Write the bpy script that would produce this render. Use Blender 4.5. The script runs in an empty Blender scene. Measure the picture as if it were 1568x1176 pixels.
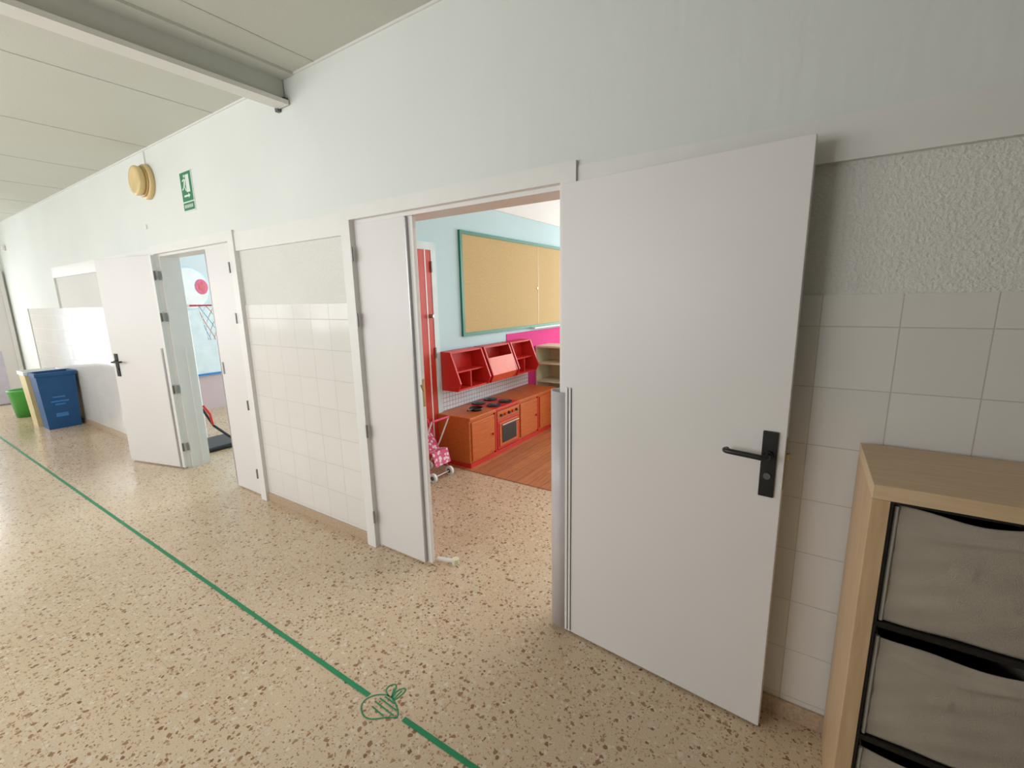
import bpy, bmesh, math, random
from mathutils import Vector, Matrix
random.seed(4)
S = bpy.context.scene
COL = S.collection

# ---------------------------------------------------------------- materials
def lin(c):
    o = []
    for v in c:
        v = v / 255.0
        o.append(v / 12.92 if v <= 0.04045 else ((v + 0.055) / 1.055) ** 2.4)
    return (o[0], o[1], o[2], 1.0)

class M:
    def __init__(s, name):
        s.m = bpy.data.materials.new(name)
        s.m.use_nodes = True
        s.t = s.m.node_tree
        s.b = s.t.nodes['Principled BSDF']
    def n(s, kind, **kw):
        nd = s.t.nodes.new(kind)
        for k, v in kw.items():
            setattr(nd, k, v)
        return nd
    def l(s, a, b):
        s.t.links.new(a, b)
    def math(s, op, a, b=None, clamp=False):
        nd = s.n('ShaderNodeMath', operation=op, use_clamp=clamp)
        for i, v in enumerate((a, b)):
            if v is None: continue
            if isinstance(v, (int, float)): nd.inputs[i].default_value = v
            else: s.l(v, nd.inputs[i])
        return nd.outputs[0]
    def mix(s, fac, a, b, blend='MIX'):
        nd = s.n('ShaderNodeMix', data_type='RGBA', blend_type=blend)
        for i, v in ((0, fac), (6, a), (7, b)):
            if isinstance(v, (int, float)): nd.inputs[i].default_value = v
            elif isinstance(v, tuple): nd.inputs[i].default_value = v
            else: s.l(v, nd.inputs[i])
        return nd.outputs[2]
    def pos(s):
        return s.n('ShaderNodeNewGeometry').outputs['Position']
    def noise(s, scale, detail=3, vec=None, rough=0.5):
        nd = s.n('ShaderNodeTexNoise')
        nd.inputs['Scale'].default_value = scale
        nd.inputs['Detail'].default_value = detail
        nd.inputs['Roughness'].default_value = rough
        s.l(vec if vec is not None else s.pos(), nd.inputs['Vector'])
        return nd.outputs['Fac']
    def bump(s, h, strength=0.2, dist=0.01):
        nd = s.n('ShaderNodeBump')
        nd.inputs['Strength'].default_value = strength
        nd.inputs['Distance'].default_value = dist
        s.l(h, nd.inputs['Height'])
        s.l(nd.outputs[0], s.b.inputs['Normal'])
    def ramp(s, fac, stops, interp='LINEAR'):
        nd = s.n('ShaderNodeValToRGB')
        cr = nd.color_ramp
        cr.interpolation = interp
        while len(cr.elements) < len(stops): cr.elements.new(0.5)
        for e, (p, c) in zip(cr.elements, stops):
            e.position = p; e.color = c
        s.l(fac, nd.inputs[0])
        return nd.outputs[0]

def simple(name, c, rough=0.5, metal=0.0, var=0.04, scale=8, bump=0.0, bscale=80, spec=0.5):
    k = M(name)
    base = lin(c)
    dark = tuple(x * (1 - var * 2) for x in base[:3]) + (1,)
    lite = tuple(min(1, x * (1 + var)) for x in base[:3]) + (1,)
    f = k.noise(scale, 3)
    k.l(k.ramp(f, [(0.3, dark), (0.7, lite)]), k.b.inputs['Base Color'])
    k.b.inputs['Roughness'].default_value = rough
    k.b.inputs['Metallic'].default_value = metal
    k.b.inputs['Specular IOR Level'].default_value = spec
    if bump > 0:
        k.bump(k.noise(bscale, 3), bump, 0.004)
    return k.m

def plaster(name, c, scale, strength, dist=0.006, pit_shade=0.0, stretch=None):
    k = M(name)
    base = lin(c)
    f = k.noise(1.3, 4)
    col = k.ramp(f, [(0.3, tuple(x * 0.955 for x in base[:3]) + (1,)), (0.7, base)])
    vec = None
    if stretch:
        mp = k.n('ShaderNodeMapping'); mp.inputs['Scale'].default_value = stretch
        k.l(k.pos(), mp.inputs['Vector']); vec = mp.outputs[0]
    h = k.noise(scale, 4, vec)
    if pit_shade > 0:  # occlusion in the stipple pits, painted into the base colour
        g = 1 - pit_shade
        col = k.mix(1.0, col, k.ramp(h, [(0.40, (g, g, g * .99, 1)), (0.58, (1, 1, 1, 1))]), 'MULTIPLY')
    k.l(col, k.b.inputs['Base Color'])
    k.b.inputs['Roughness'].default_value = 0.75
    k.b.inputs['Specular IOR Level'].default_value = 0.25
    k.bump(h, strength, dist)
    return k.m

def wood(name, c1, c2, axis='x', scale=6.0, rough=0.45, planks=None):
    k = M(name)
    mp = k.n('ShaderNodeMapping')
    s = {'x': (1, 14, 14), 'y': (14, 1, 14), 'z': (14, 14, 1)}[axis]
    mp.inputs['Scale'].default_value = s
    k.l(k.pos(), mp.inputs['Vector'])
    f = k.noise(scale, 5, mp.outputs[0], 0.6)
    col = k.ramp(f, [(0.3, lin(c1)), (0.7, lin(c2))])
    if planks:
        br = k.n('ShaderNodeTexBrick', offset=0.37)
        br.inputs['Scale'].default_value = 1
        br.inputs['Brick Width'].default_value = planks[0]
        br.inputs['Row Height'].default_value = planks[1]
        br.inputs['Mortar Size'].default_value = 0.002
        br.inputs['Color1'].default_value = (1, 1, 1, 1)
        br.inputs['Color2'].default_value = (0.75, 0.72, 0.7, 1)
        br.inputs['Mortar'].default_value = (0.25, 0.2, 0.18, 1)
        rot = k.n('ShaderNodeMapping'); rot.inputs['Rotation'].default_value = (0, 0, math.pi / 2)
        k.l(k.pos(), rot.inputs['Vector']); k.l(rot.outputs[0], br.inputs['Vector'])
        col = k.mix(1.0, col, br.outputs['Color'], 'MULTIPLY')
    k.l(col, k.b.inputs['Base Color'])
    k.b.inputs['Roughness'].default_value = rough
    return k.m

def tile_mat():
    k = M('glazed_wall_tile')
    sep = k.n('ShaderNodeSeparateXYZ'); k.l(k.pos(), sep.inputs[0])
    cmb = k.n('ShaderNodeCombineXYZ')
    k.l(k.math('ADD', sep.outputs[0], 20.0 - 0.03), cmb.inputs[0])
    k.l(k.math('ADD', sep.outputs[2], 2.0 - 0.09), cmb.inputs[1])
    br = k.n('ShaderNodeTexBrick', offset=0.0)
    k.l(cmb.outputs[0], br.inputs['Vector'])
    br.inputs['Scale'].default_value = 1
    br.inputs['Brick Width'].default_value = 0.2
    br.inputs['Row Height'].default_value = 0.2
    br.inputs['Mortar Size'].default_value = 0.0018
    br.inputs['Mortar Smooth'].default_value = 0.3
    br.inputs['Color1'].default_value = lin((226, 222, 217))
    br.inputs['Color2'].default_value = lin((223, 219, 214))
    br.inputs['Mortar'].default_value = lin((194, 188, 180))
    k.l(br.outputs['Color'], k.b.inputs['Base Color'])
    k.l(k.math('ADD', k.math('MULTIPLY', br.outputs['Fac'], 0.4), 0.12), k.b.inputs['Roughness'])
    fl = k.n('ShaderNodeVectorMath', operation='FLOOR')
    sc = k.n('ShaderNodeVectorMath', operation='SCALE'); sc.inputs['Scale'].default_value = 5
    k.l(cmb.outputs[0], sc.inputs[0]); k.l(sc.outputs[0], fl.inputs[0])
    wn = k.n('ShaderNodeTexWhiteNoise', noise_dimensions='3D'); k.l(fl.outputs[0], wn.inputs['Vector'])
    sub = k.n('ShaderNodeVectorMath', operation='SUBTRACT'); sub.inputs[1].default_value = (.5, .5, .5)
    k.l(wn.outputs['Color'], sub.inputs[0])
    s2 = k.n('ShaderNodeVectorMath', operation='SCALE'); s2.inputs['Scale'].default_value = 0.010
    k.l(sub.outputs[0], s2.inputs[0])
    bp = k.n('ShaderNodeBump'); bp.inputs['Strength'].default_value = 0.45; bp.inputs['Distance'].default_value = 0.0016
    h = k.math('ADD', k.math('SUBTRACT', 1.0, br.outputs['Fac']), k.math('MULTIPLY', k.noise(9, 1), 0.7))
    k.l(h, bp.inputs['Height'])
    ad = k.n('ShaderNodeVectorMath', operation='ADD'); k.l(bp.outputs[0], ad.inputs[0]); k.l(s2.outputs[0], ad.inputs[1])
    nr = k.n('ShaderNodeVectorMath', operation='NORMALIZE'); k.l(ad.outputs[0], nr.inputs[0])
    k.l(nr.outputs[0], k.b.inputs['Normal'])
    return k.m

def terrazzo():
    k = M('terrazzo_floor')
    p = k.pos()
    nz = k.n('ShaderNodeTexNoise'); nz.inputs['Scale'].default_value = 60; nz.inputs['Detail'].default_value = 1
    k.l(p, nz.inputs['Vector'])
    s = k.n('ShaderNodeVectorMath', operation='SCALE'); s.inputs['Scale'].default_value = 0.018
    k.l(nz.outputs['Color'], s.inputs[0])
    a = k.n('ShaderNodeVectorMath', operation='ADD'); k.l(p, a.inputs[0]); k.l(s.outputs[0], a.inputs[1])
    base = k.ramp(k.noise(1.6, 3), [(0.3, lin((205, 182, 153))), (0.7, lin((213, 192, 164)))])
    fine = k.ramp(k.noise(190, 2), [(0.35, (0.87, 0.84, 0.80, 1)), (0.6, (1.03, 1.03, 1.03, 1))])
    col = k.mix(0.8, base, fine, 'MULTIPLY')
    def chips(scale, thr, c1, c2, col, keep):
        v = k.n('ShaderNodeTexVoronoi', feature='F1'); v.inputs['Scale'].default_value = scale
        v.inputs['Randomness'].default_value = 1
        k.l(a.outputs[0], v.inputs['Vector'])
        sc = k.n('ShaderNodeSeparateColor'); k.l(v.outputs['Color'], sc.inputs[0])
        th = k.math('MULTIPLY', sc.outputs[0], thr)
        m = k.math('LESS_THAN', v.outputs['Distance'], th)
        m = k.math('MULTIPLY', m, k.math('LESS_THAN', sc.outputs[1], keep))
        cc = k.ramp(sc.outputs[2], [(0.0, lin(c1)), (1.0, lin(c2))])
        return k.mix(m, col, cc)
    col = chips(50, 0.62, (222, 208, 187), (194, 173, 146), col, 0.75)
    col = chips(100, 0.58, (152, 116, 86), (188, 158, 127), col, 0.55)
    col = chips(49, 0.52, (120, 82, 56), (176, 142, 108), col, 0.42)
    br = k.n('ShaderNodeTexBrick', offset=0.0)
    k.l(p, br.inputs['Vector'])
    br.inputs['Scale'].default_value = 1
    br.inputs['Brick Width'].default_value = 0.4; br.inputs['Row Height'].default_value = 0.4
    br.inputs['Mortar Size'].default_value = 0.0009
    br.inputs['Color1'].default_value = (1, 1, 1, 1); br.inputs['Color2'].default_value = (0.97, 0.97, 0.97, 1)
    br.inputs['Mortar'].default_value = (0.76, 0.71, 0.66, 1)
    col = k.mix(1.0, col, br.outputs['Color'], 'MULTIPLY')
    k.l(col, k.b.inputs['Base Color'])
    r = k.ramp(k.noise(3, 3), [(0.3, (.16, .16, .16, 1)), (0.7, (.25, .25, .25, 1))])
    k.l(r, k.b.inputs['Roughness'])
    k.bump(k.noise(5, 2), 0.05, 0.004)
    return k.m

WHITE = plaster('painted_plaster_upper', (227, 230, 226), 26, 0.35, stretch=(1, 1, .35))
ROUGH = plaster('stippled_plaster_band', (229, 228, 223), 95, 0.85, 0.007, 0.045)  # last value sets the painted pit shading
SMOOTH = simple('white_trim_paint', (230, 228, 225), 0.4, var=0.01)
DOOR = simple('white_door_laminate', (226, 222, 220), 0.42, var=0.01, scale=2)
CEIL = plaster('ceiling_panel', (206, 207, 197), 90, 0.15)
CEILR = plaster('classroom_ceiling', (235, 238, 236), 90, 0.1)
SEAM = simple('ceiling_seam', (196, 196, 186), 0.6)
TILE = tile_mat()
TERR = terrazzo()
SKIRT = simple('terrazzo_skirting', (188, 164, 138), 0.4, var=0.12, scale=90)
BLACK = simple('black_plastic', (28, 27, 27), 0.35)
DGREY = simple('dark_grey_metal', (92, 94, 92), 0.45)
ALU = simple('aluminium', (176, 174, 176), 0.35, metal=0.7)
STEEL = simple('steel', (150, 148, 146), 0.35, metal=0.8)
BRASS = simple('brass', (172, 150, 100), 0.35, metal=0.7)
k_ = M('finger_guard_vinyl')
k_.l(k_.ramp(k_.noise(6, 2), [(.3, lin((214, 207, 211))), (.7, lin((222, 216, 219)))]), k_.b.inputs['Base Color'])
k_.b.inputs['Roughness'].default_value = .3; k_.b.inputs['Alpha'].default_value = .82
GUARD = k_.m
GREENT = simple('green_tape', (22, 134, 88), 0.5)
SIGNG = simple('sign_green', (28, 128, 84), 0.4)
SIGNW = simple('sign_white', (226, 234, 228), 0.4)
BEIGE = simple('siren_plastic', (222, 196, 140), 0.35)
BEIGE2 = simple('siren_plastic_dark', (196, 166, 108), 0.4)
OAK = wood('light_oak_x', (208, 178, 140), (222, 194, 158), 'x')
OAKZ = wood('light_oak_z', (194, 160, 122), (212, 180, 144), 'z')
FABRIC = simple('beige_fabric', (176, 164, 149), 0.9, var=0.06, scale=5, bump=0.5, bscale=400)
FABT = simple('beige_fabric_tag', (182, 170, 155), 0.9)
FABL = simple('light_piping', (204, 198, 190), 0.8)
CYAN = plaster('classroom_cyan_wall', (196, 226, 232), 40, 0.15)
MAG = plaster('classroom_magenta_wall', (222, 62, 142), 40, 0.15)
BLUEW = plaster('pale_blue_wall', (222, 234, 241), 40, 0.1)
PINKW = plaster('pink_grey_wall', (206, 186, 190), 40, 0.1)
CORK = simple('cork', (200, 176, 124), 0.85, var=0.05, scale=60, bump=0.2, bscale=200)
GFRAME = simple('green_board_frame', (20, 122, 96), 0.4)
RED = simple('red_laminate', (206, 44, 36), 0.4)
ORED = simple('orange_red', (222, 96, 62), .4)
REDD = simple('red_door_paint', (196, 54, 32), 0.45)
CYANT = simple('pale_cyan_trim', (206, 226, 226), 0.45)
KWOOD = wood('cherry_wood', (180, 88, 34), (212, 114, 50), 'y')
FWOOD = wood('wood_floor_laminate', (172, 102, 60), (208, 138, 90), 'y', planks=(1.2, 0.12))
CREAM = simple('cream_laminate', (226, 224, 192), 0.5)
BLUEB = simple('blue_cardboard', (30, 84, 138), 0.6)
CREAMB = simple('yellow_cardboard', (222, 204, 156), 0.6)
WHITEB = simple('white_cardboard', (232, 236, 236), 0.5)
GREENB = simple('green_plastic', (78, 170, 74), 0.4)
PINK = simple('pink_plastic', (218, 62, 112), 0.5)
PALEBLUE = simple('pale_blue_board', (176, 208, 226), 0.4)
WBOARD = simple('whiteboard_surface', (226, 238, 244), 0.25)
BLUEL = simple('blue_edge', (60, 130, 200), 0.4)
ORNG = simple('orange_net', (206, 66, 60), 0.5)
PURP = simple('lilac_paint', (206, 200, 216), 0.5)
RAIL = simple('rail_paint', (226, 225, 218), .4, var=.01)

def peg_mat():
    k = M('white_pegboard')
    sep = k.n('ShaderNodeSeparateXYZ'); k.l(k.pos(), sep.inputs[0])
    cmb = k.n('ShaderNodeCombineXYZ'); k.l(k.math('ADD', sep.outputs[1], 5.0), cmb.inputs[0]); k.l(sep.outputs[2], cmb.inputs[1])
    br = k.n('ShaderNodeTexBrick', offset=0.0); k.l(cmb.outputs[0], br.inputs['Vector'])
    br.inputs['Scale'].default_value = 1
    br.inputs['Brick Width'].default_value = 0.045; br.inputs['Row Height'].default_value = 0.045
    br.inputs['Mortar Size'].default_value = 0.003
    br.inputs['Color1'].default_value = lin((232, 236, 240)); br.inputs['Color2'].default_value = lin((228, 232, 238))
    br.inputs['Mortar'].default_value = lin((150, 160, 176))
    k.l(br.outputs['Color'], k.b.inputs['Base Color'])
    k.b.inputs['Roughness'].default_value = 0.3
    return k.m
PEG = peg_mat()
def dots_mat():
    k = M('pink_patterned_fabric')
    v = k.n('ShaderNodeTexVoronoi', feature='F1'); v.inputs['Scale'].default_value = 30
    k.l(k.pos(), v.inputs['Vector'])
    m = k.math('LESS_THAN', v.outputs['Distance'], 0.42)
    k.l(k.mix(m, lin((214, 92, 132)), lin((232, 214, 222))), k.b.inputs['Base Color'])
    k.b.inputs['Roughness'].default_value = 0.8
    return k.m
DOTS = dots_mat()

# ---------------------------------------------------------------- geometry helpers
def mesh_obj(name, verts, faces, mat, parent=None, smooth=False):
    me = bpy.data.meshes.new(name)
    me.from_pydata([tuple(v) for v in verts], [], faces)
    me.validate(); me.update()
    bm = bmesh.new(); bm.from_mesh(me); bmesh.ops.recalc_face_normals(bm, faces=bm.faces); bm.to_mesh(me); bm.free()
    me.materials.append(mat)
    if smooth:
        for p in me.polygons: p.use_smooth = True
    o = bpy.data.objects.new(name, me)
    COL.objects.link(o)
    if parent is not None: o.parent = parent
    return o

def box(name, x0, x1, y0, y1, z0, z1, mat, parent=None, bev=0.0):
    x0, x1 = sorted((x0, x1)); y0, y1 = sorted((y0, y1)); z0, z1 = sorted((z0, z1))
    v = [(x, y, z) for x in (x0, x1) for y in (y0, y1) for z in (z0, z1)]
    f = [(0, 1, 3, 2), (4, 6, 7, 5), (0, 4, 5, 1), (2, 3, 7, 6), (0, 2, 6, 4), (1, 5, 7, 3)]
    o = mesh_obj(name, v, f, mat, parent)
    if bev > 0:
        b = o.modifiers.new('bevel', 'BEVEL'); b.width = bev; b.segments = 2
    return o

def multi(name, boxes, mat, parent=None, bev=0.0):
    V = []; Fc = []
    for (x0, x1, y0, y1, z0, z1) in boxes:
        n = len(V)
        V += [(x, y, z) for x in (x0, x1) for y in (y0, y1) for z in (z0, z1)]
        Fc += [tuple(i + n for i in q) for q in [(0, 1, 3, 2), (4, 6, 7, 5), (0, 4, 5, 1), (2, 3, 7, 6), (0, 2, 6, 4), (1, 5, 7, 3)]]
    o = mesh_obj(name, V, Fc, mat, parent)
    if bev > 0:
        b = o.modifiers.new('bevel', 'BEVEL'); b.width = bev; b.segments = 2
    return o

def cyl(name, p0, p1, r, mat, parent=None, r2=None, seg=24):
    p0 = Vector(p0); p1 = Vector(p1); r2 = r if r2 is None else r2
    d = (p1 - p0).normalized()
    u = d.orthogonal().normalized(); w = d.cross(u)
    V = []
    for p, rr in ((p0, r), (p1, r2)):
        for i in range(seg):
            a = 2 * math.pi * i / seg
            V.append(p + (u * math.cos(a) + w * math.sin(a)) * rr)
    Fc = [(i, (i + 1) % seg, seg + (i + 1) % seg, seg + i) for i in range(seg)]
    Fc += [tuple(range(seg - 1, -1, -1)), tuple(range(seg, 2 * seg))]
    return mesh_obj(name, V, Fc, mat, parent)

def tube(name, pts, r, mat, parent=None, cyclic=False):
    cu = bpy.data.curves.new(name, 'CURVE'); cu.dimensions = '3D'
    sp = cu.splines.new('POLY'); sp.points.add(len(pts) - 1)
    for q, p in zip(sp.points, pts): q.co = (*p, 1)
    sp.use_cyclic_u = cyclic
    cu.bevel_depth = r; cu.bevel_resolution = 3; cu.use_fill_caps = True
    cu.materials.append(mat)
    o = bpy.data.objects.new(name, cu); COL.objects.link(o)
    if parent is not None: o.parent = parent
    return o

def lathe(name, c, axis, prof, mat, parent=None, seg=40):
    c = Vector(c); d = Vector(axis).normalized(); u = d.orthogonal().normalized(); w = d.cross(u)
    V = []; Fc = []
    for (h, r) in prof:
        for i in range(seg):
            a = 2 * math.pi * i / seg
            V.append(c + d * h + (u * math.cos(a) + w * math.sin(a)) * r)
    for j in range(len(prof) - 1):
        for i in range(seg):
            k = (i + 1) % seg
            Fc.append((j * seg + i, j * seg + k, (j + 1) * seg + k, (j + 1) * seg + i))
    Fc.append(tuple(range(seg))); Fc.append(tuple((len(prof) - 1) * seg + i for i in range(seg)))
    return mesh_obj(name, V, Fc, mat, parent, smooth=True)

def empty(name):
    e = bpy.data.objects.new(name, None); e.empty_display_size = 0.1
    COL.objects.link(e); return e

def ribbon_mesh(name, strokes, width, z, mat, parent=None):
    V = []; Fc = []
    for s in strokes:
        pts = [Vector((p[0], p[1])) for p in s]
        n = len(pts); st = len(V)
        for i, p in enumerate(pts):
            a = pts[max(0, i - 1)]; b = pts[min(n - 1, i + 1)]
            t = (b - a).normalized(); nn = Vector((-t.y, t.x)) * width / 2
            V += [(p.x + nn.x, p.y + nn.y, z), (p.x - nn.x, p.y - nn.y, z)]
        for i in range(n - 1):
            k = st + 2 * i
            Fc.append((k, k + 2, k + 3, k + 1))
    return mesh_obj(name, V, Fc, mat, parent)

def catmull(pts, n=6, closed=False):
    out = []; N = len(pts)
    rng = range(N) if closed else range(N - 1)
    g = (lambda i: pts[i % N]) if closed else (lambda i: pts[max(0, min(N - 1, i))])
    for i in rng:
        p0, p1, p2, p3 = [Vector(g(i + k)) for k in (-1, 0, 1, 2)]
        for j in range(n):
            t = j / n
            out.append(0.5 * ((2 * p1) + (-p0 + p2) * t + (2 * p0 - 5 * p1 + 4 * p2 - p3) * t * t + (-p0 + 3 * p1 - 3 * p2 + p3) * t ** 3))
    out.append(Vector(pts[0]) if closed else Vector(pts[-1]))
    return out

# ---------------------------------------------------------------- room shell
XE = -11.3      # far end of corridor
XR = 3.2
YS = -3.3       # opposite (window) wall of corridor
HC = 2.93
A0, A1 = -2.26, -0.90   # doorway A
B0, B1 = -5.06, -3.68   # doorway B
DH = 2.06
YB = 7.0

box('floor', XE - 0.2, XR + 0.2, YS - 0.2, YB + 0.2, -0.1, 0.0, TERR)
box('ceiling', XE - 0.2, XR + 0.2, YS - 0.2, 0.1, HC, HC + 0.1, CEIL)
box('ceiling_classroom', XE - 0.2, XR + 0.2, 0.1, YB + 0.2, HC, HC + 0.1, CEILR)

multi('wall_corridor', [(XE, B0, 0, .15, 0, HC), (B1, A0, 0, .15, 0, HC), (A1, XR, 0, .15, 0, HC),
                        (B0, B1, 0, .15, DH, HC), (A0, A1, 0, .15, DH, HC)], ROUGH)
multi('trim_upper_wall_facing', [(-8.46, XR, -0.02, 0, 2.115, HC), (XE, -8.46, -0.02, 0, 1.59, HC), (XE, -10.24, -0.02, 0, 0, 1.59)], WHITE)
multi('trim_lintel_band', [(-8.46, -5.14, -0.024, 0, 1.985, 2.115), (-3.60, -2.34, -0.024, 0, 1.985, 2.115), (-0.83, XR, -0.024, 0, 1.985, 2.115)], SMOOTH)
multi('trim_wall_tiling', [(-10.24, -5.14, -0.008, 0, 0, 1.59), (-3.60, -2.34, -0.008, 0, 0, 1.59), (-0.83, XR, -0.008, 0, 0, 1.59)], TILE)
multi('baseboard_corridor', [(-10.24, -5.14, -0.02, -0.008, 0, .07), (-3.60, -2.34, -0.02, -0.008, 0, .07), (-0.83, XR, -0.02, -0.008, 0, .07)], SKIRT, bev=0.002)
box('trim_ceiling_joint', XE, XR, -0.03, -0.02, HC - 0.012, HC, SMOOTH)

seams = []
x = -2.46
while x > XE:
    seams.append((x - 0.006, x + 0.006, YS, -0.02, HC - 0.003, HC + 0.01)); x -= 1.2
x = -1.26
while x < XR:
    seams.append((x - 0.006, x + 0.006, YS, -0.02, HC - 0.003, HC + 0.01)); x += 1.2
multi('trim_ceiling_seams', seams, SEAM)

# opposite wall with windows, glazed end wall
wins = [(-10.6, -8.6), (-8.2, -6.2), (-5.8, -3.8), (-3.4, -1.4)]
wz0, wz1 = 1.05, 2.45
bx = [(XE, XR, YS - .15, YS, 0, wz0), (XE, XR, YS - .15, YS, wz1, HC)]
prev = XE
for a, b in wins:
    bx.append((prev, a, YS - .15, YS, wz0, wz1)); prev = b
bx.append((prev, XR, YS - .15, YS, wz0, wz1))
multi('wall_windows_side', bx, WHITE)
def win_y(name, a, b, y0, y1, z0, z1, t=.05):
    m = (a + b) / 2
    multi(name, [(a, b, y0, y1, z0, z0 + t), (a, b, y0, y1, z1 - t, z1), (a, a + t, y0, y1, z0 + t, z1 - t),
                 (b - t, b, y0, y1, z0 + t, z1 - t), (m - .03, m + .03, y0, y1, z0 + t, z1 - t)], SMOOTH)
for i, (a, b) in enumerate(wins):
    win_y('window_%d' % (i + 1), a, b, YS - .10, YS - .05, wz0, wz1)
GY0, GY1 = -2.9, -0.46
GZ0, GZ1 = .42, 2.3
multi('wall_end', [(XE - .06, XE, YS, GY0, 0, HC), (XE - .06, XE, GY1, .15, 0, HC), (XE - .06, XE, GY0, GY1, GZ1, HC), (XE - .06, XE, GY0, GY1, 0, GZ0)], WHITE)
gm = (GY0 + GY1) / 2
multi('window_5', [(XE - .05, XE - .02, GY0, GY1, GZ1 - .05, GZ1), (XE - .05, XE - .02, GY0, GY1, GZ0, GZ0 + .03), (XE - .05, XE - .02, GY0, GY0 + .05, GZ0 + .03, GZ1 - .05),
                   (XE - .05, XE - .02, GY1 - .03, GY1, GZ0 + .03, GZ1 - .05), (XE - .05, XE - .02, gm - .04, gm + .04, GZ0 + .03, GZ1 - .05)], SMOOTH)
d = empty('door_3')
box('leaf', XE, XE + .04, -.42, -.10, .01, 2.15, DOOR, d)
box('edge', XE, XE + .06, -.10, -.05, 0, 2.2, SMOOTH, d)
box('kick', XE + .04, XE + .045, -.41, -.25, .02, .9, PURP, d)
box('wall_right', XR, XR + .15, YS, YB, 0, HC, WHITE)

# ---------------------------------------------------------------- classroom shells
box('wall_classroom_side', -3.15, -3.0, .15, YB, 0, HC, CYAN)
box('trim_magenta_panel', -3.0, -2.992, 2.64, YB, 0, 1.18, MAG)
box('trim_picture_rail', -3.0, -2.985, .15, YB, 2.555, 2.575, SMOOTH)
box('trim_upper_white_wall', -3.0, -2.995, .15, YB, 2.575, HC, CEILR)
multi('wall_classroom_back', [(-3.0, XR, YB, YB + .15, 0, .9), (-3.0, XR, YB, YB + .15, 2.6, HC), (-3.0, -2.6, YB, YB + .15, .9, 2.6), (2.8, XR, YB, YB + .15, .9, 2.6)], CYAN)
win_y('window_6', -2.6, 2.8, YB + .05, YB + .1, .9, 2.6)
box('floor_play_laminate', -2.99, 1.6, 1.33, 5.5, 0.0, 0.006, FWOOD)
box('wall_playroom_side', -7.85, -7.7, .15, YB, .52, HC, BLUEW)
box('wall_playroom_side_lower', -7.85, -7.7, .15, YB, 0, .52, PINKW)
multi('wall_playroom_back', [(-7.7, -3.15, YB, YB + .15, 0, .9), (-7.7, -3.15, YB, YB + .15, 2.6, HC), (-7.7, -7.4, YB, YB + .15, .9, 2.6), (-3.4, -3.15, YB, YB + .15, .9, 2.6)], BLUEW)
win_y('window_7', -7.4, -3.4, YB + .05, YB + .1, .9, 2.6)
e = empty('wall_whiteboard')
box('panel', -7.7, -7.68, .7, 2.3, .56, 1.55, WBOARD, e)
box('edge_strip', -7.7, -7.66, .7, 2.3, .53, .56, BLUEL, e)

# ---------------------------------------------------------------- doors
def hinge(parent, x, y, z, r=.008, h=.09, mat=STEEL):
    cyl('hinge', (x, y, z - h / 2), (x, y, z + h / 2), r, mat, parent, seg=12)

def frame(name, o0, i0, i1, o1, ztop):
    f = empty(name)
    multi('architrave', [(o0, i0, -.036, 0, 0, ztop), (i1, o1, -.036, 0, 0, ztop), (i0, i1, -.036, 0, DH, ztop)], SMOOTH, f)
    multi('lining', [(i0 - .001, i0 + .02, -.0, .16, 0, DH - .02), (i1 - .02, i1 + .001, 0, .16, 0, DH - .02), (i0, i1, 0, .16, DH - .02, DH + .001)], SMOOTH, f)
    return f
frame('trim_doorframe', -2.34, A0, A1, -0.83, 2.135)
frame('trim_doorframe', -5.14, B0, B1, -3.60, 2.135)

def leaf(parent, hx, hy, fx, fy, z0, z1, th=.04, name='leaf'):
    h = Vector((hx, hy)); fr = Vector((fx, fy)); d = (fr - h).normalized(); n = Vector((-d.y, d.x))
    if n.y < 0: n = -n
    q = [h, fr, fr + n * th, h + n * th]
    V = [(p.x, p.y, z) for z in (z0, z1) for p in q]
    o = mesh_obj(name, V, [(0, 1, 2, 3), (4, 5, 6, 7), (0, 1, 5, 4), (1, 2, 6, 5), (2, 3, 7, 6), (3, 0, 4, 7)], DOOR, parent)
    b = o.modifiers.new('bevel', 'BEVEL'); b.width = .002; b.segments = 2
    return d, -n

def slab_on(parent, name, h, d, n, s0, s1, z0, z1, t0, t1, mat, bev=0):
    h = Vector(h); q = []
    for s, t in ((s0, t0), (s1, t0), (s1, t1), (s0, t1)): q.append(h + d * s + n * t)
    V = [(p.x, p.y, z) for z in (z0, z1) for p in q]
    o = mesh_obj(name, V, [(0, 1, 2, 3), (4, 5, 6, 7), (0, 1, 5, 4), (1, 2, 6, 5), (2, 3, 7, 6), (3, 0, 4, 7)], mat, parent)
    if bev:
        b = o.modifiers.new('bevel', 'BEVEL'); b.width = bev; b.segments = 2
    return o

def handle(parent, h, d, n, s, toward, zc=1.035):
    slab_on(parent, 'handle_plate', h, d, n, s - .023, s + .023, zc - .115, zc + .115, 0, .009, BLACK, .003)
    P = lambda ss, t, z: tuple((Vector(h) + d * ss + n * t).to_3d() + Vector((0, 0, z)))
    z = zc + .035
    cyl('handle_collar', P(s, .008, z), P(s, .022, z), .014, BLACK, parent)
    pts = [P(s, .015, z), P(s, .045, z), P(s + toward * .012, .055, z), P(s + toward * .05, .057, z + .002), P(s + toward * .115, .057, z + .004), P(s + toward * .127, .047, z + .004), P(s + toward * .122, .036, z + .003)]
    tube('handle_lever', [tuple(v) for v in catmull(pts, 4)], .0095, BLACK, parent)
    cyl('lock_cylinder', P(s, .008, zc - .04), P(s, .014, zc - .04), .011, DGREY, parent)

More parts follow.
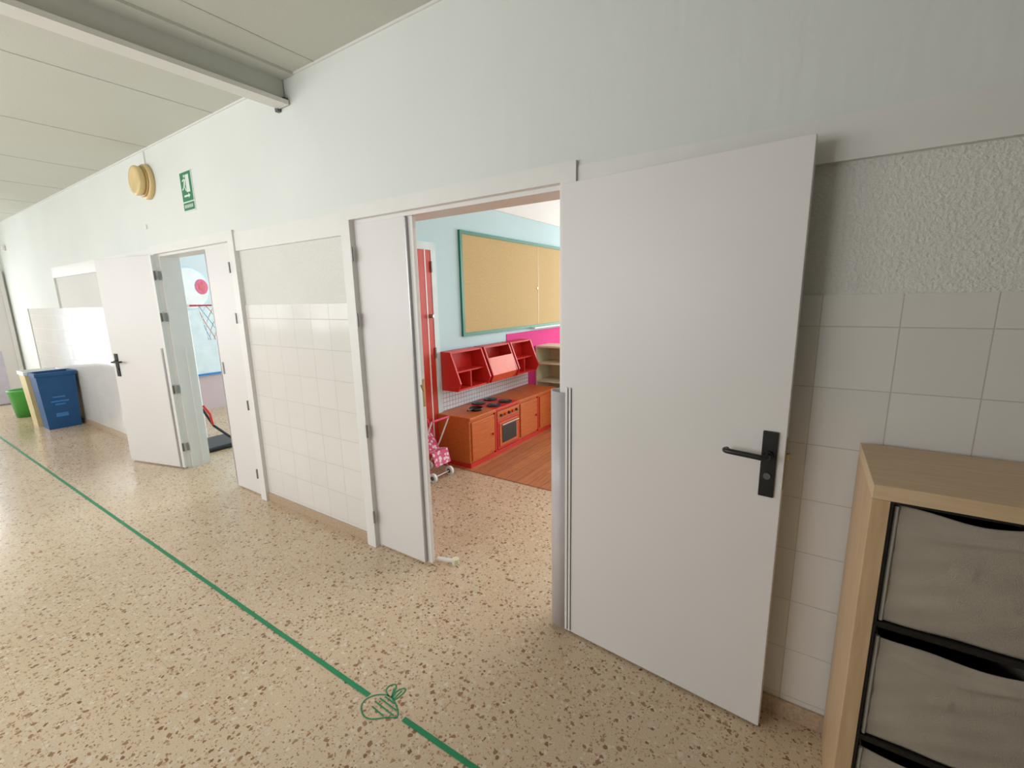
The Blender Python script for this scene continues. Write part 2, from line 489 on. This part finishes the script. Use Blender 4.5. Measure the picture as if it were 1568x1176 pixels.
# doorway A
dA = empty('door_1')
hA = (-.885, -.052)
dd, nn = leaf(dA, hA[0], hA[1], -.028, -.123, .012, 2.05)
handle(dA, hA, dd, nn, .815, -1)
slab_on(dA, 'latch_plate', hA, dd, nn, .858, .8615, .95, 1.13, -.03, -.012, BRASS)
slab_on(dA, 'latch_bolt', hA, dd, nn, .861, .872, 1.055, 1.075, -.028, -.014, BRASS)
slab_on(dA, 'guard_profile_in', hA, dd, nn, .022, .034, .02, 1.215, 0, .006, SMOOTH, .001)
slab_on(dA, 'guard_profile_gap', hA, dd, nn, .034, .040, .02, 1.21, 0, .001, DGREY)
slab_on(dA, 'guard_profile_out', hA, dd, nn, .040, .050, .02, 1.215, 0, .006, SMOOTH, .001)
slab_on(dA, 'guard_profile_line', hA, dd, nn, .050, .053, .02, 1.21, 0, .0012, DGREY)
gp = catmull([(-.863, -.058), (-.895, -.066), (-.935, -.05), (-.955, -.005), (-.925, .05)], 5)
V = []
for p in gp: V += [(p.x, p.y, .02), (p.x, p.y, 1.19)]
g = mesh_obj('finger_guard', V, [(2 * i, 2 * i + 2, 2 * i + 3, 2 * i + 1) for i in range(len(gp) - 1)], GUARD, dA, True)
sm = g.modifiers.new('solid', 'SOLIDIFY'); sm.thickness = .002
for z in (.25, 1.85): hinge(dA, -.893, -.012, z, .006, .08, SMOOTH)
# half leaf
dA2 = empty('door_2')
box('leaf', A0 + .022, -1.845, -.004, .036, .012, 2.04, DOOR, dA2, .002)
box('edge_profile', -1.845, -1.835, -.006, .012, .02, 2.035, ALU, dA2)
box('rebate_strip', -1.838, -1.80, .012, .036, .012, 2.04, SMOOTH, dA2, .002)
box('bolt_plate', -1.801, -1.798, .016, .032, 1.0, 1.16, BRASS, dA2)
cyl('bolt_lever', (-1.80, .022, 1.09), (-1.785, -.01, 1.13), .005, BRASS, dA2, seg=12)
for z in (.22, .80, 1.49, 1.87): hinge(dA2, A0 + .012, -.040, z, .007, .08)
ds = empty('door_stop')
cyl('arm', (-1.80, .06, .022), (-1.70, .09, .022), .012, SMOOTH, ds)
cyl('foot', (-1.69, .10, .0), (-1.69, .10, .035), .022, CREAM, ds)

# doorway B
dB = empty('door_4')
hB = (-5.08, -.072)
dd, nn = leaf(dB, hB[0], hB[1], -5.83, -.26, .012, 2.05)
handle(dB, hB, dd, nn, .705, -1, 1.02)
slab_on(dB, 'guard_profile', hB, dd, nn, .008, .03, .02, 1.2, 0, .006, ALU)
slab_on(dB, 'stile', hB, dd, nn, -.03, .0, .012, 2.05, -.04, 0, SMOOTH)
for z in (.22, .80, 1.49, 1.87):
    hinge(dB, -5.05, -.055, z, .008, .08, DGREY)
    box('hinge_leaf', -5.042, -5.038, -.03, -.01, z - .04, z + .04, STEEL, dB)
box('guard_profile_jamb', -5.042, -5.03, .09, .11, .02, 1.2, SMOOTH, dB)
dB2 = empty('door_5')
box('leaf', -4.13, B1 - .022, -.004, .036, .012, 2.04, DOOR, dB2, .002)
box('edge_profile', -4.14, -4.13, -.006, .03, .02, 2.035, ALU, dB2)
for z in (.22, .80, 1.49, 1.87): hinge(dB2, B1 - .012, -.040, z, .007, .08)
box('bolt_plate', -4.10, -4.08, -.009, -.003, 1.02, 1.12, STEEL, dB2)

# ---------------------------------------------------------------- ceiling rail
r = empty('trim_partition_rail')
box('track_low', -2.84, -2.73, YS, -.03, 2.77, 2.795, RAIL, r)
box('track_web', -2.80, -2.775, YS, -.03, 2.795, HC, CEIL, r)
box('track_top', -2.93, -2.66, YS, -.03, HC - .015, HC, CEIL, r)
box('track_lip', -2.84, -2.83, YS, -.03, 2.795, 2.815, RAIL, r)
box('bracket', -2.86, -2.83, -.045, -.02, 2.755, 2.885, DGREY, r)
box('bracket_foot', -2.86, -2.75, -.045, -.02, 2.80, 2.815, DGREY, r)

# ---------------------------------------------------------------- siren
s = empty('alarm_siren')
c = (-4.95, -.02, 2.66)
lathe('base', c, (0, -1, 0), [(0, .14), (.03, .145), (.04, .14), (.043, .11), (.045, .02)], BEIGE, s)
lathe('horn', (c[0], c[1] - .042, c[2]), (0, -1, 0), [(0, .10), (.03, .118), (.055, .122), (.065, .115), (.068, .09), (.058, .06), (.056, .02)], BEIGE, s)
lathe('ring', (c[0], c[1] - .042, c[2]), (0, -1, 0), [(0, .125), (.010, .128), (.012, .1)], BEIGE2, s)
box('cable_duct', -4.957, -4.943, -.03, -.02, 2.79, HC - .018, SMOOTH, s)

# ---------------------------------------------------------------- exit sign (flat plate)
s = empty('emergency_exit_sign')
X0, X1, Z0, Z1 = -4.33, -4.13, 2.34, 2.64
box('plate', X0, X1, -.026, -.02, Z0, Z1, SIGNW, s)
box('green_field', X0 + .008, X1 - .008, -.0275, -.026, Z0 + .075, Z1 - .008, SIGNG, s)
box('green_strip', X0 + .008, X1 - .008, -.0275, -.026, Z0 + .008, Z0 + .065, SIGNG, s)
def poly(name, pts, y, mat, par):
    return mesh_obj(name, [(X0 + p[0], y, Z0 + p[1]) for p in pts], [tuple(range(len(pts)))], mat, par)
y = -.0285
poly('doorway', [(.10, .14), (.16, .14), (.16, .27), (.10, .27)], y, SIGNW, s)
poly('man_body', [(.06, .20), (.085, .19), (.10, .235), (.075, .245)], y - .0004, SIGNW, s)
poly('man_head', [(.082 + .012 * math.cos(a * .7854), .262 + .012 * math.sin(a * .7854)) for a in range(8)], y - .0004, SIGNW, s)
poly('man_leg_a', [(.06, .20), (.075, .195), (.10, .155), (.088, .148)], y - .0004, SIGNW, s)
poly('man_leg_b', [(.06, .20), (.072, .19), (.05, .165), (.03, .16), (.03, .172), (.045, .178)], y - .0004, SIGNW, s)
poly('man_arm', [(.04, .235), (.075, .245), (.078, .235), (.045, .222)], y - .0004, SIGNW, s)
poly('arrow_shaft', [(.045, .108), (.12, .108), (.12, .122), (.045, .122)], y, SIGNW, s)
poly('arrow_head', [(.12, .095), (.15, .115), (.12, .135)], y, SIGNW, s)
for i in range(6):
    poly('letter_%d' % i, [(.03 + i * .025, .025), (.045 + i * .025, .025), (.045 + i * .025, .05), (.03 + i * .025, .05)], y, SIGNW, s)

box('wall_sensor', -10.85, -10.75, -.06, -.02, 2.50, 2.58, SMOOTH, None, .01)
box('wall_socket_cover', -5.2, -5.14, -.028, -.02, 2.29, 2.33, SMOOTH, None, .002)

# ---------------------------------------------------------------- floor tape + drawing
t = empty('floor_tape_line')
mesh_obj('long_strip', [(XE + .02, -.831, .0015), (-1.385, -.819, .0015), (-1.385, -.798, .0015), (XE + .02, -.81, .0015)], [(0, 1, 2, 3)], GREENT, t)
mesh_obj('near_strip', [(-1.185, -.817, .0015), (1.8, -.80, .0015), (1.8, -.779, .0015), (-1.185, -.796, .0015)], [(0, 1, 2, 3)], GREENT, t)
dr = empty('floor_beet_drawing')
def DP(u, v):
    return (-1.36 + .00223 * (u - 560) + .00222 * (v - 1080), -.85 + .00152 * (u - 560) - .00194 * (v - 1080))
def st(pts, closed=False): return [tuple(v) for v in catmull([DP(*p) for p in pts], 6, closed)]
body = st([(555, 1082), (561, 1070), (576, 1063), (594, 1064), (604, 1074), (609, 1090), (607, 1099), (592, 1099), (572, 1101), (560, 1096)], True)
strokes = [body, st([(596, 1066), (592, 1056), (597, 1048), (607, 1046), (606, 1056), (600, 1068)]),
           st([(602, 1070), (608, 1058), (620, 1053), (621, 1058), (612, 1067), (604, 1072)]),
           st([(600, 1068), (604, 1053)]), st([(603, 1071), (616, 1057)]),
           st([(590, 1066), (604, 1078)]), st([(582, 1068), (607, 1089)]), st([(575, 1073), (603, 1097)]), st([(571, 1081), (588, 1097)])]
ribbon_mesh('ink', strokes, .0055, .0016, GREENT, dr)

# ---------------------------------------------------------------- cube shelf with fabric boxes
k = empty('cube_shelf_unit')
kx0, kx1, ky0, ky1, kz = .17, .94, -.408, -.03, 1.125
tk = .038
box('side_left', kx0, kx0 + tk, ky0, ky1, 0, kz - tk, OAKZ, k, .0015)
box('side_right', kx1 - tk, kx1, ky0, ky1, 0, kz - tk, OAKZ, k, .0015)
box('top', kx0, kx1, ky0, ky1, kz - tk, kz, OAK, k, .0015)
box('bottom', kx0 + tk, kx1 - tk, ky0, ky1, 0, tk, OAK, k, .0015)
mid = (kx0 + kx1) / 2
box('divider', mid - .008, mid + .008, ky0 + .002, ky1, tk, kz - tk, OAKZ, k)
cell = (kz - 2 * tk - 2 * .016) / 3
rows = [tk + i * (cell + .016) for i in range(3)]
for i in (1, 2): box('shelf_%d' % i, kx0 + tk, kx1 - tk, ky0 + .012, ky1, rows[i] - .016, rows[i], BLACK, k)
multi('black_liner', [(kx0 + tk, kx0 + tk + .007, ky0 + .004, ky1 - .01, tk, kz - tk), (kx0 + tk + .007, mid - .015, ky0 + .004, ky1 - .01, kz - tk - .007, kz - tk),
                      (mid + .008, kx1 - tk, ky0 + .004, ky1 - .01, kz - tk - .007, kz - tk), (mid - .015, mid - .008, ky0 + .004, ky1 - .01, tk, kz - tk)], BLACK, k)
box('back', kx0 + tk, kx1 - tk, ky1 - .01, ky1, tk, kz - tk, BLACK, k)
def fabric_box(x0, x1, z0, z1, par, ph):
    nx, nz = 48, 44
    V = []; F_ = []
    yf = ky0 + .022
    for j in range(nz + 1):
        for i in range(nx + 1):
            u = i / nx; v = j / nz
            bul = .010 * math.sin(math.pi * u) * math.sin(math.pi * v)
            sag = (.012 * math.sin(math.pi * u) + .004 * math.sin(9 * u + ph)) * (v ** 6)
            wr = .0026 * math.sin(13 * v + 4 * u + ph) * math.sin(6 * u + 1 + 3 * v + ph) + .0014 * math.sin(31 * v - 9 * u + 2 * ph) * math.sin(5 * u + ph)
            edge = math.sqrt(max(0, math.sin(math.pi * u)))
            fb = (.007 * math.exp(-((v - .84 - .03 * math.sin(6 * u + ph)) / .022) ** 2) + .004 * math.exp(-((v - .93 - .01 * math.sin(9 * u + ph)) / .015) ** 2)) * edge
            tag = .0025 if (abs(u - .45) < .07 and abs(v - .58) < .05) else 0
            V.append((x0 + (x1 - x0) * u, yf - bul - wr - fb - tag, z0 + (z1 - z0) * v - sag))
    for j in range(nz):
        for i in range(nx):
            a = j * (nx + 1) + i
            F_.append((a, a + 1, a + nx + 2, a + nx + 1))
    f = mesh_obj('box_front', V, F_, FABRIC, par, True)
    sd = f.modifiers.new('s', 'SOLIDIFY'); sd.thickness = .004
    multi('box_sides', [(x0, x0 + .004, yf + .006, ky1 - .02, z0, z1), (x1 - .004, x1, yf + .006, ky1 - .02, z0, z1), (x0, x1, yf + .006, ky1 - .02, z0, z0 + .004)], FABRIC, par)
    tube('box_piping', [(x0 + .002, yf - .002, z1), (x0 + .001, yf - .004, (z0 + z1) / 2), (x0 + .002, yf - .002, z0)], .005, FABL, par)
ph = 0
for (a, b) in ((kx0 + tk + .014, mid - .02), (mid + .014, kx1 - tk - .006)):
    for ri, rz in enumerate(rows):
        fabric_box(a, b, rz + .003, rz + cell - (.016 if ri == 2 else .03), k, ph); ph += 1.7

# ---------------------------------------------------------------- recycling bins
def bin_(name, x0, x1, y0, y1, z1, body, top, side=None):
    b = empty(name)
    t_ = .03
    V = [(x0 + t_, y0 + t_, 0), (x1 - t_, y0 + t_, 0), (x1 - t_, y1 - t_, 0), (x0 + t_, y1 - t_, 0), (x0, y0, z1 - .04), (x1, y0, z1 - .04), (x1, y1, z1 - .04), (x0, y1, z1 - .04)]
    mesh_obj('body', V, [(0, 1, 2, 3), (0, 1, 5, 4), (1, 2, 6, 5), (2, 3, 7, 6), (3, 0, 4, 7)], body, b)
    multi('rim', [(x0 - .012, x1 + .012, y0 - .012, y0 + .02, z1 - .05, z1), (x0 - .012, x1 + .012, y1 - .02, y1 + .012, z1 - .05, z1),
                  (x0 - .012, x0 + .02, y0 + .02, y1 - .02, z1 - .05, z1), (x1 - .02, x1 + .012, y0 + .02, y1 - .02, z1 - .05, z1)], top, b, .004)
    box('liner', x0 + .02, x1 - .02, y0 + .02, y1 - .02, z1 - .06, z1 - .03, top, b)
    return b
b = bin_('paper_recycling_bin', -8.62, -8.28, -.42, -.04, .76, BLUEB, BLUEB)
for i, (w, z) in enumerate(((.12, .42), (.18, .36), (.1, .32), (.12, .16))):
    box('print_%d' % i, -8.302 + (.0 if i < 3 else -.004), -8.285 + (-.003 if i < 3 else -.012), -.24 - w / 2, -.24 + w / 2, z, z + (.05 if i == 3 else .018), BLUEL, b)
bin_('packaging_recycling_bin', -9.02, -8.68, -.45, -.07, .76, CREAMB, WHITEB)
b = empty('green_bin')
lathe('body', (-9.75, -.33, 0), (0, 0, 1), [(0, .13), (.38, .17), (.4, .18), (.41, .16), (.40, .15), (.1, .12)], GREENB, b)

# ---------------------------------------------------------------- classroom: cork board, door, kitchen
cb = empty('cork_notice_board')
by0, by1, bz0, bz1 = 1.82, 4.62, 1.22, 2.28
box('cork', -3.0, -2.985, by0 + .03, by1 - .03, bz0 + .03, bz1 - .03, CORK, cb)
multi('frame', [(-3.0, -2.975, by0, by1, bz0, bz0 + .035), (-3.0, -2.975, by0, by1, bz1 - .035, bz1), (-3.0, -2.975, by0, by0 + .035, bz0 + .035, bz1 - .035), (-3.0, -2.975, by1 - .035, by1, bz0 + .035, bz1 - .035)], GFRAME, cb)
box('joint', -2.986, -2.983, 3.38, 3.392, bz0 + .03, bz1 - .03, BEIGE2, cb)
box('tray', -2.975, -2.93, 3.2, by1, bz0 - .01, bz0 + .005, SMOOTH, cb)
cyl('clasp', (-2.985, 3.36, 1.72), (-2.978, 3.36, 1.72), .015, BRASS, cb, seg=12)

dC = empty('door_6')
multi('frame', [(-3.0, -2.97, 1.385, 1.45, 0, 2.05), (-3.0, -2.97, .42, .50, 0, 2.05), (-3.0, -2.97, .42, 1.45, 2.05, 2.12)], CYANT, dC)
box('leaf', -3.0, -2.975, .5, 1.385, .01, 2.05, REDD, dC)
box('leaf_panel_line', -2.976, -2.972, 1.30, 1.315, .01, 2.05, SMOOTH, dC)
cyl('knob', (-2.975, 1.345, 1.45), (-2.93, 1.345, 1.45), .018, STEEL, dC)
for z in (.3, 1.1, 1.9): cyl('hinge', (-2.965, 1.383, z - .05), (-2.965, 1.383, z + .05), .009, STEEL, dC, seg=12)

kt = empty('toy_kitchen')
kxb, kxf = -2.985, -2.57
yk = [1.37, 1.80, 2.23, 2.66, 3.10]
box('plinth', kxb, kxf - .01, yk[0] + .005, yk[4], .006, .05, RED, kt)
for i in range(4):
    box('body_%d' % i, kxb, kxf - .015, yk[i] + .003, yk[i + 1] - .003, .05, .47, KWOOD, kt, .003)
    box('worktop_%d' % i, kxb, kxf, yk[i], yk[i + 1] - .002, .47, .50, KWOOD if i != 1 else RED, kt, .004)
for i in (0, 2, 3):
    box('door_panel_%d' % i, kxf - .015, kxf - .002, yk[i] + .03, yk[i + 1] - .03, .07, .45, KWOOD, kt, .004)
    box('red_edge_%d' % i, kxf - .016, kxf + .001, yk[i + 1] - .028, yk[i + 1] - .005, .05, .47, RED, kt)
    cyl('door_knob_%d' % i, (kxf - .002, yk[i + 1] - .07, .26), (kxf + .02, yk[i + 1] - .07, .26), .012, RED, kt, seg=16)
box('oven_panel', kxf - .015, kxf, yk[1] + .01, yk[2] - .01, .06, .37, RED, kt, .004)
box('oven_door', kxf, kxf + .008, yk[1] + .04, yk[2] - .04, .09, .34, KWOOD, kt, .004)
box('oven_window', kxf + .008, kxf + .012, yk[1] + .08, yk[2] - .08, .12, .30, BLACK, kt, .003)
cyl('oven_bar', (kxf + .03, yk[1] + .06, .32), (kxf + .03, yk[2] - .06, .32), .006, STEEL, kt, seg=12)
box('control_panel', kxf - .015, kxf + .004, yk[1] + .01, yk[2] - .01, .375, .465, KWOOD, kt, .003)
for j in range(5):
    yy = yk[1] + .07 + j * .072
    cyl('control_knob_%d' % j, (kxf + .004, yy, .42), (kxf + .022, yy, .42), .015, RED if j % 2 else BLACK, kt, seg=16)
for (bxx, byy) in ((-2.68, 1.91), (-2.68, 2.12), (-2.88, 1.91), (-2.88, 2.12)):
    cyl('burner', (bxx, byy, .50), (bxx, byy, .512), .075, BLACK, kt)
    cyl('burner_cap', (bxx, byy, .512), (bxx, byy, .52), .03, DGREY, kt)
lathe('pan', (-2.72, 1.66, .50), (0, 0, 1), [(0, .055), (.03, .07), (.028, .065), (.005, .05)], BLACK, kt)
cyl('pan_handle', (-2.72, 1.60, .525), (-2.70, 1.50, .535), .008, BLACK, kt, seg=12)

box('pegboard_backsplash', -3.0, -2.985, 1.46, 3.1, .505, .73, PEG)

def hutch(y0, y1, closed, par):
    z0, z1 = .72, 1.10
    xb, xt, xf = -2.985, -2.85, -2.73
    def side(yy, nm):
        pts = [(xb, z0), (xf - .04, z0), (xf, z0 + .08), (xt, z1), (xb, z1)]
        V = [(p[0], yy + dy, p[1]) for dy in (0, .018) for p in pts]
        F_ = [(0, 1, 2, 3, 4), (5, 6, 7, 8, 9)] + [(i, (i + 1) % 5, 5 + (i + 1) % 5, 5 + i) for i in range(5)]
        mesh_obj(nm, V, F_, RED, par)
    side(y0, 'side_a'); side(y1 - .018, 'side_b')
    box('shelf_low', xb, xf - .045, y0 + .018, y1 - .018, z0, z0 + .016, RED, par)
    box('shelf_top', xb, xt, y0 + .018, y1 - .018, z1 - .016, z1, RED, par)
    box('back', xb, xb + .008, y0 + .018, y1 - .018, z0, z1, RED, par)
    if closed:
        V = [(xf - .04, y0 + .018, z0 + .01), (xf - .04, y1 - .018, z0 + .01), (xf - .004, y1 - .018, z0 + .08), (xf - .004, y0 + .018, z0 + .08), (-2.80, y1 - .018, z0 + .26), (-2.80, y0 + .018, z0 + .26)]
        mesh_obj('flap', V, [(0, 1, 2, 3), (3, 2, 4, 5)], ORED, par)
    else:
        box('shelf_mid', xb, -2.82, y0 + .018, y1 - .018, z0 + .17, z0 + .184, RED, par)
        box('divider', xb, -2.80, (y0 + y1) / 2 - .007, (y0 + y1) / 2 + .007, z0 + .016, z0 + .17, RED, par)
hs = empty('toy_kitchen_wall_cupboards')
hutch(1.45, 1.95, False, hs); hutch(1.99, 2.47, True, hs); hutch(2.50, 2.95, False, hs)

cs = empty('cream_storage_shelf')
multi('frame', [(-2.985, -2.965, 3.3, 3.65, .006, .98), (-2.12, -2.10, 3.3, 3.65, .006, .98)] +
      [(-2.965, -2.12, 3.3, 3.65, z, z + .022) for z in (.02, .26, .50, .74, .958)], CREAM, cs)
box('back', -2.965, -2.12, 3.635, 3.65, .042, .958, OAK, cs)
# toy doll stroller
sr = empty('toy_doll_stroller')
ox, oy = -2.80, 1.06
for sy in (-.11, .11):
    yy = oy + sy
    tube('leg_front', [(ox - .12, yy, .50), (ox - .02, yy, .28), (ox + .13, yy, .045)], .007, PINK, sr)
    tube('leg_rear', [(ox + .15, yy, .56), (ox + .02, yy, .30), (ox - .13, yy, .045)], .007, SIGNW, sr)
    for xx in (ox + .13, ox - .13):
        cyl('wheel', (xx, yy - .012, .042), (xx, yy + .012, .042), .042, WHITEB, sr)
        cyl('wheel_hub', (xx, yy - .015, .042), (xx, yy + .015, .042), .02, DGREY, sr)
tube('handle_bar', [(ox + .15, oy - .11, .56), (ox + .15, oy + .11, .56)], .01, PINK, sr)
tube('axle', [(ox + .13, oy - .11, .042), (ox + .13, oy + .11, .042)], .005, SIGNW, sr)
V = [(ox - .11, oy - .10, .42), (ox - .11, oy + .10, .42), (ox + .02, oy + .10, .24), (ox + .02, oy - .10, .24), (ox + .12, oy + .10, .26), (ox + .12, oy - .10, .26),
     (ox + .15, oy + .1, .14), (ox + .15, oy - .1, .14)]
so = mesh_obj('fabric_seat', V, [(0, 1, 2, 3), (3, 2, 4, 5), (5, 4, 6, 7)], DOTS, sr)
sd = so.modifiers.new('s', 'SOLIDIFY'); sd.thickness = .01

# ---------------------------------------------------------------- playroom basketball stand
bk = empty('toy_basketball_stand')
px, py = -5.85, .46
cyl('pole', (px, py, .05), (px, py, 1.90), .018, WHITEB, bk)
box('base', px, px + .50, py - .20, py + .20, .0, .05, BLACK, bk, .02)
tube('brace', [(px + .02, py, .40), (px + .2, py + .02, .22), (px + .48, py + .12, .05)], .014, BLACK, bk)
tube('brace_red', [(px + .06, py, .44), (px + .2, py, .36), (px + .24, py, .24)], .014, RED, bk)
dv = Vector((.92, .39, 0)).normalized(); tn = Vector((-dv.y, dv.x, 0))
bc = Vector((px, py, 1.75)) + dv * .04
def BP(a, z, o=0): return tuple(bc + tn * a + dv * o + Vector((0, 0, z)))
seg = 28
def disc(name, cx, cz, rx, rz, off, th, mat):
    V = [BP(cx, cz, off)] + [BP(cx + rx * math.cos(2 * math.pi * i / seg), cz + rz * math.sin(2 * math.pi * i / seg), off) for i in range(seg)]
    o = mesh_obj(name, V, [(0, 1 + i, 1 + (i + 1) % seg) for i in range(seg)], mat, bk)
    sd = o.modifiers.new('s', 'SOLIDIFY'); sd.thickness = th
disc('backboard', 0.02, .03, .28, .24, 0, .012, PALEBLUE)
disc('backboard_face', 0.02, .03, .265, .225, .014, .002, WHITEB)
disc('emblem', .19, .05, .085, .085, .018, .002, PINK)
V = []
for i in range(10):
    rr = .065 if i % 2 == 0 else .03
    V.append(BP(.19 + rr * math.cos(.6283 * i), .05 + rr * math.sin(.6283 * i), .022))
mesh_obj('star', V, [tuple(range(10))], ORNG, bk)
rc = bc + dv * .25 + tn * .03 + Vector((0, 0, -.16))
tube('rim', [tuple(rc + Vector((.12 * math.cos(a * .2618), .12 * math.sin(a * .2618), 0))) for a in range(24)], .008, RED, bk, True)
tube('rim_arm', [tuple(bc + Vector((0, 0, -.16))), tuple(rc - dv * .12)], .01, RED, bk)
for i in range(8):
    pts1 = []; pts2 = []
    for q in range(7):
        rr = .115 * (1 - .5 * (q / 6)); zz = -.38 * q / 6
        a1 = 2 * math.pi * i / 8 + q * .35; a2 = 2 * math.pi * i / 8 - q * .35
        pts1.append(tuple(rc + Vector((rr * math.cos(a1), rr * math.sin(a1), zz))))
        pts2.append(tuple(rc + Vector((rr * math.cos(a2), rr * math.sin(a2), zz))))
    tube('net', pts1, .003, ORNG if i % 2 else BLUEL, bk); tube('net', pts2, .003, SIGNW, bk)

# ---------------------------------------------------------------- light
def area(name, loc, direction, sx, sy, power, col=(1, 1, 1), parent=None):
    L = bpy.data.lights.new(name, 'AREA'); L.shape = 'RECTANGLE'; L.size = sx; L.size_y = sy
    L.energy = power; L.color = col
    o = bpy.data.objects.new(name, L); COL.objects.link(o); o.location = loc
    o.rotation_euler = Vector(direction).to_track_quat('-Z', 'Z').to_euler()
    return o
for i, (a, b) in enumerate(wins):
    area('daylight_window', ((a + b) / 2, YS - .2, (wz0 + wz1) / 2), (0, 1, -.001), b - a, wz1 - wz0, [15, 24, 46, 47][i], (.99, 1, .99))
area('daylight_end_window', (XE - .1, gm, (GZ0 + GZ1) / 2), (1, 0, -.001), GY1 - GY0, GZ1 - GZ0, 72, (.99, 1, .99))
area('daylight_classroom', (.1, YB + .2, 1.75), (0, -1, -.001), 5.4, 1.7, 260, (.97, .99, 1))
area('daylight_playroom', (-5.4, YB + .2, 1.75), (0, -1, -.001), 4.0, 1.7, 320, (.95, .98, 1))
lf = empty('added_fill_luminaire')  # unseen fitting, added to brighten the classroom
box('housing', -.6, .6, 1.75, 2.05, HC - .06, HC, SMOOTH, lf)
area('classroom_fill_lamp', (0, 1.9, HC - .07), (0, 0.001, -1), 1.1, .25, 24, (1, 1, 1))  # added fill for the shelf side and classroom floor

# ---------------------------------------------------------------- centre empties on their parts
bpy.context.view_layer.update()
for e in [o for o in COL.objects if o.type == 'EMPTY']:
    ch = [c for c in e.children]
    if not ch: continue
    mn = Vector((1e9,) * 3); mx = Vector((-1e9,) * 3)
    for c_ in ch:
        for q in c_.bound_box:
            p = c_.matrix_world @ Vector(q)
            mn = Vector(map(min, mn, p)); mx = Vector(map(max, mx, p))
    e.location = Vector(((mn.x + mx.x) / 2, (mn.y + mx.y) / 2, mn.z))
    inv = Matrix.Translation(e.location).inverted()
    for c_ in ch: c_.matrix_parent_inverse = inv

w = bpy.data.worlds.new('sky'); S.world = w; w.use_nodes = True
bg = w.node_tree.nodes['Background']; bg.inputs[0].default_value = (.85, .92, 1, 1); bg.inputs[1].default_value = 1.0

# ---------------------------------------------------------------- camera
rt = Vector((.8355, .5494, -.0201)).normalized()
fw = Vector((-.5428, .8186, -.1884)); fw = (fw - rt * fw.dot(rt)).normalized()
up = rt.cross(fw).normalized()
cam = bpy.data.cameras.new('camera'); co = bpy.data.objects.new('camera', cam); COL.objects.link(co)
m = Matrix((rt, up, -fw)).transposed().to_4x4(); m.translation = Vector((0, -1.78, 1.6))
co.matrix_world = m
cam.sensor_width = 36; cam.lens = 685 / 1568 * 36; cam.clip_start = .02
S.camera = co
S.view_settings.view_transform = 'Standard'
S.view_settings.look = 'None'
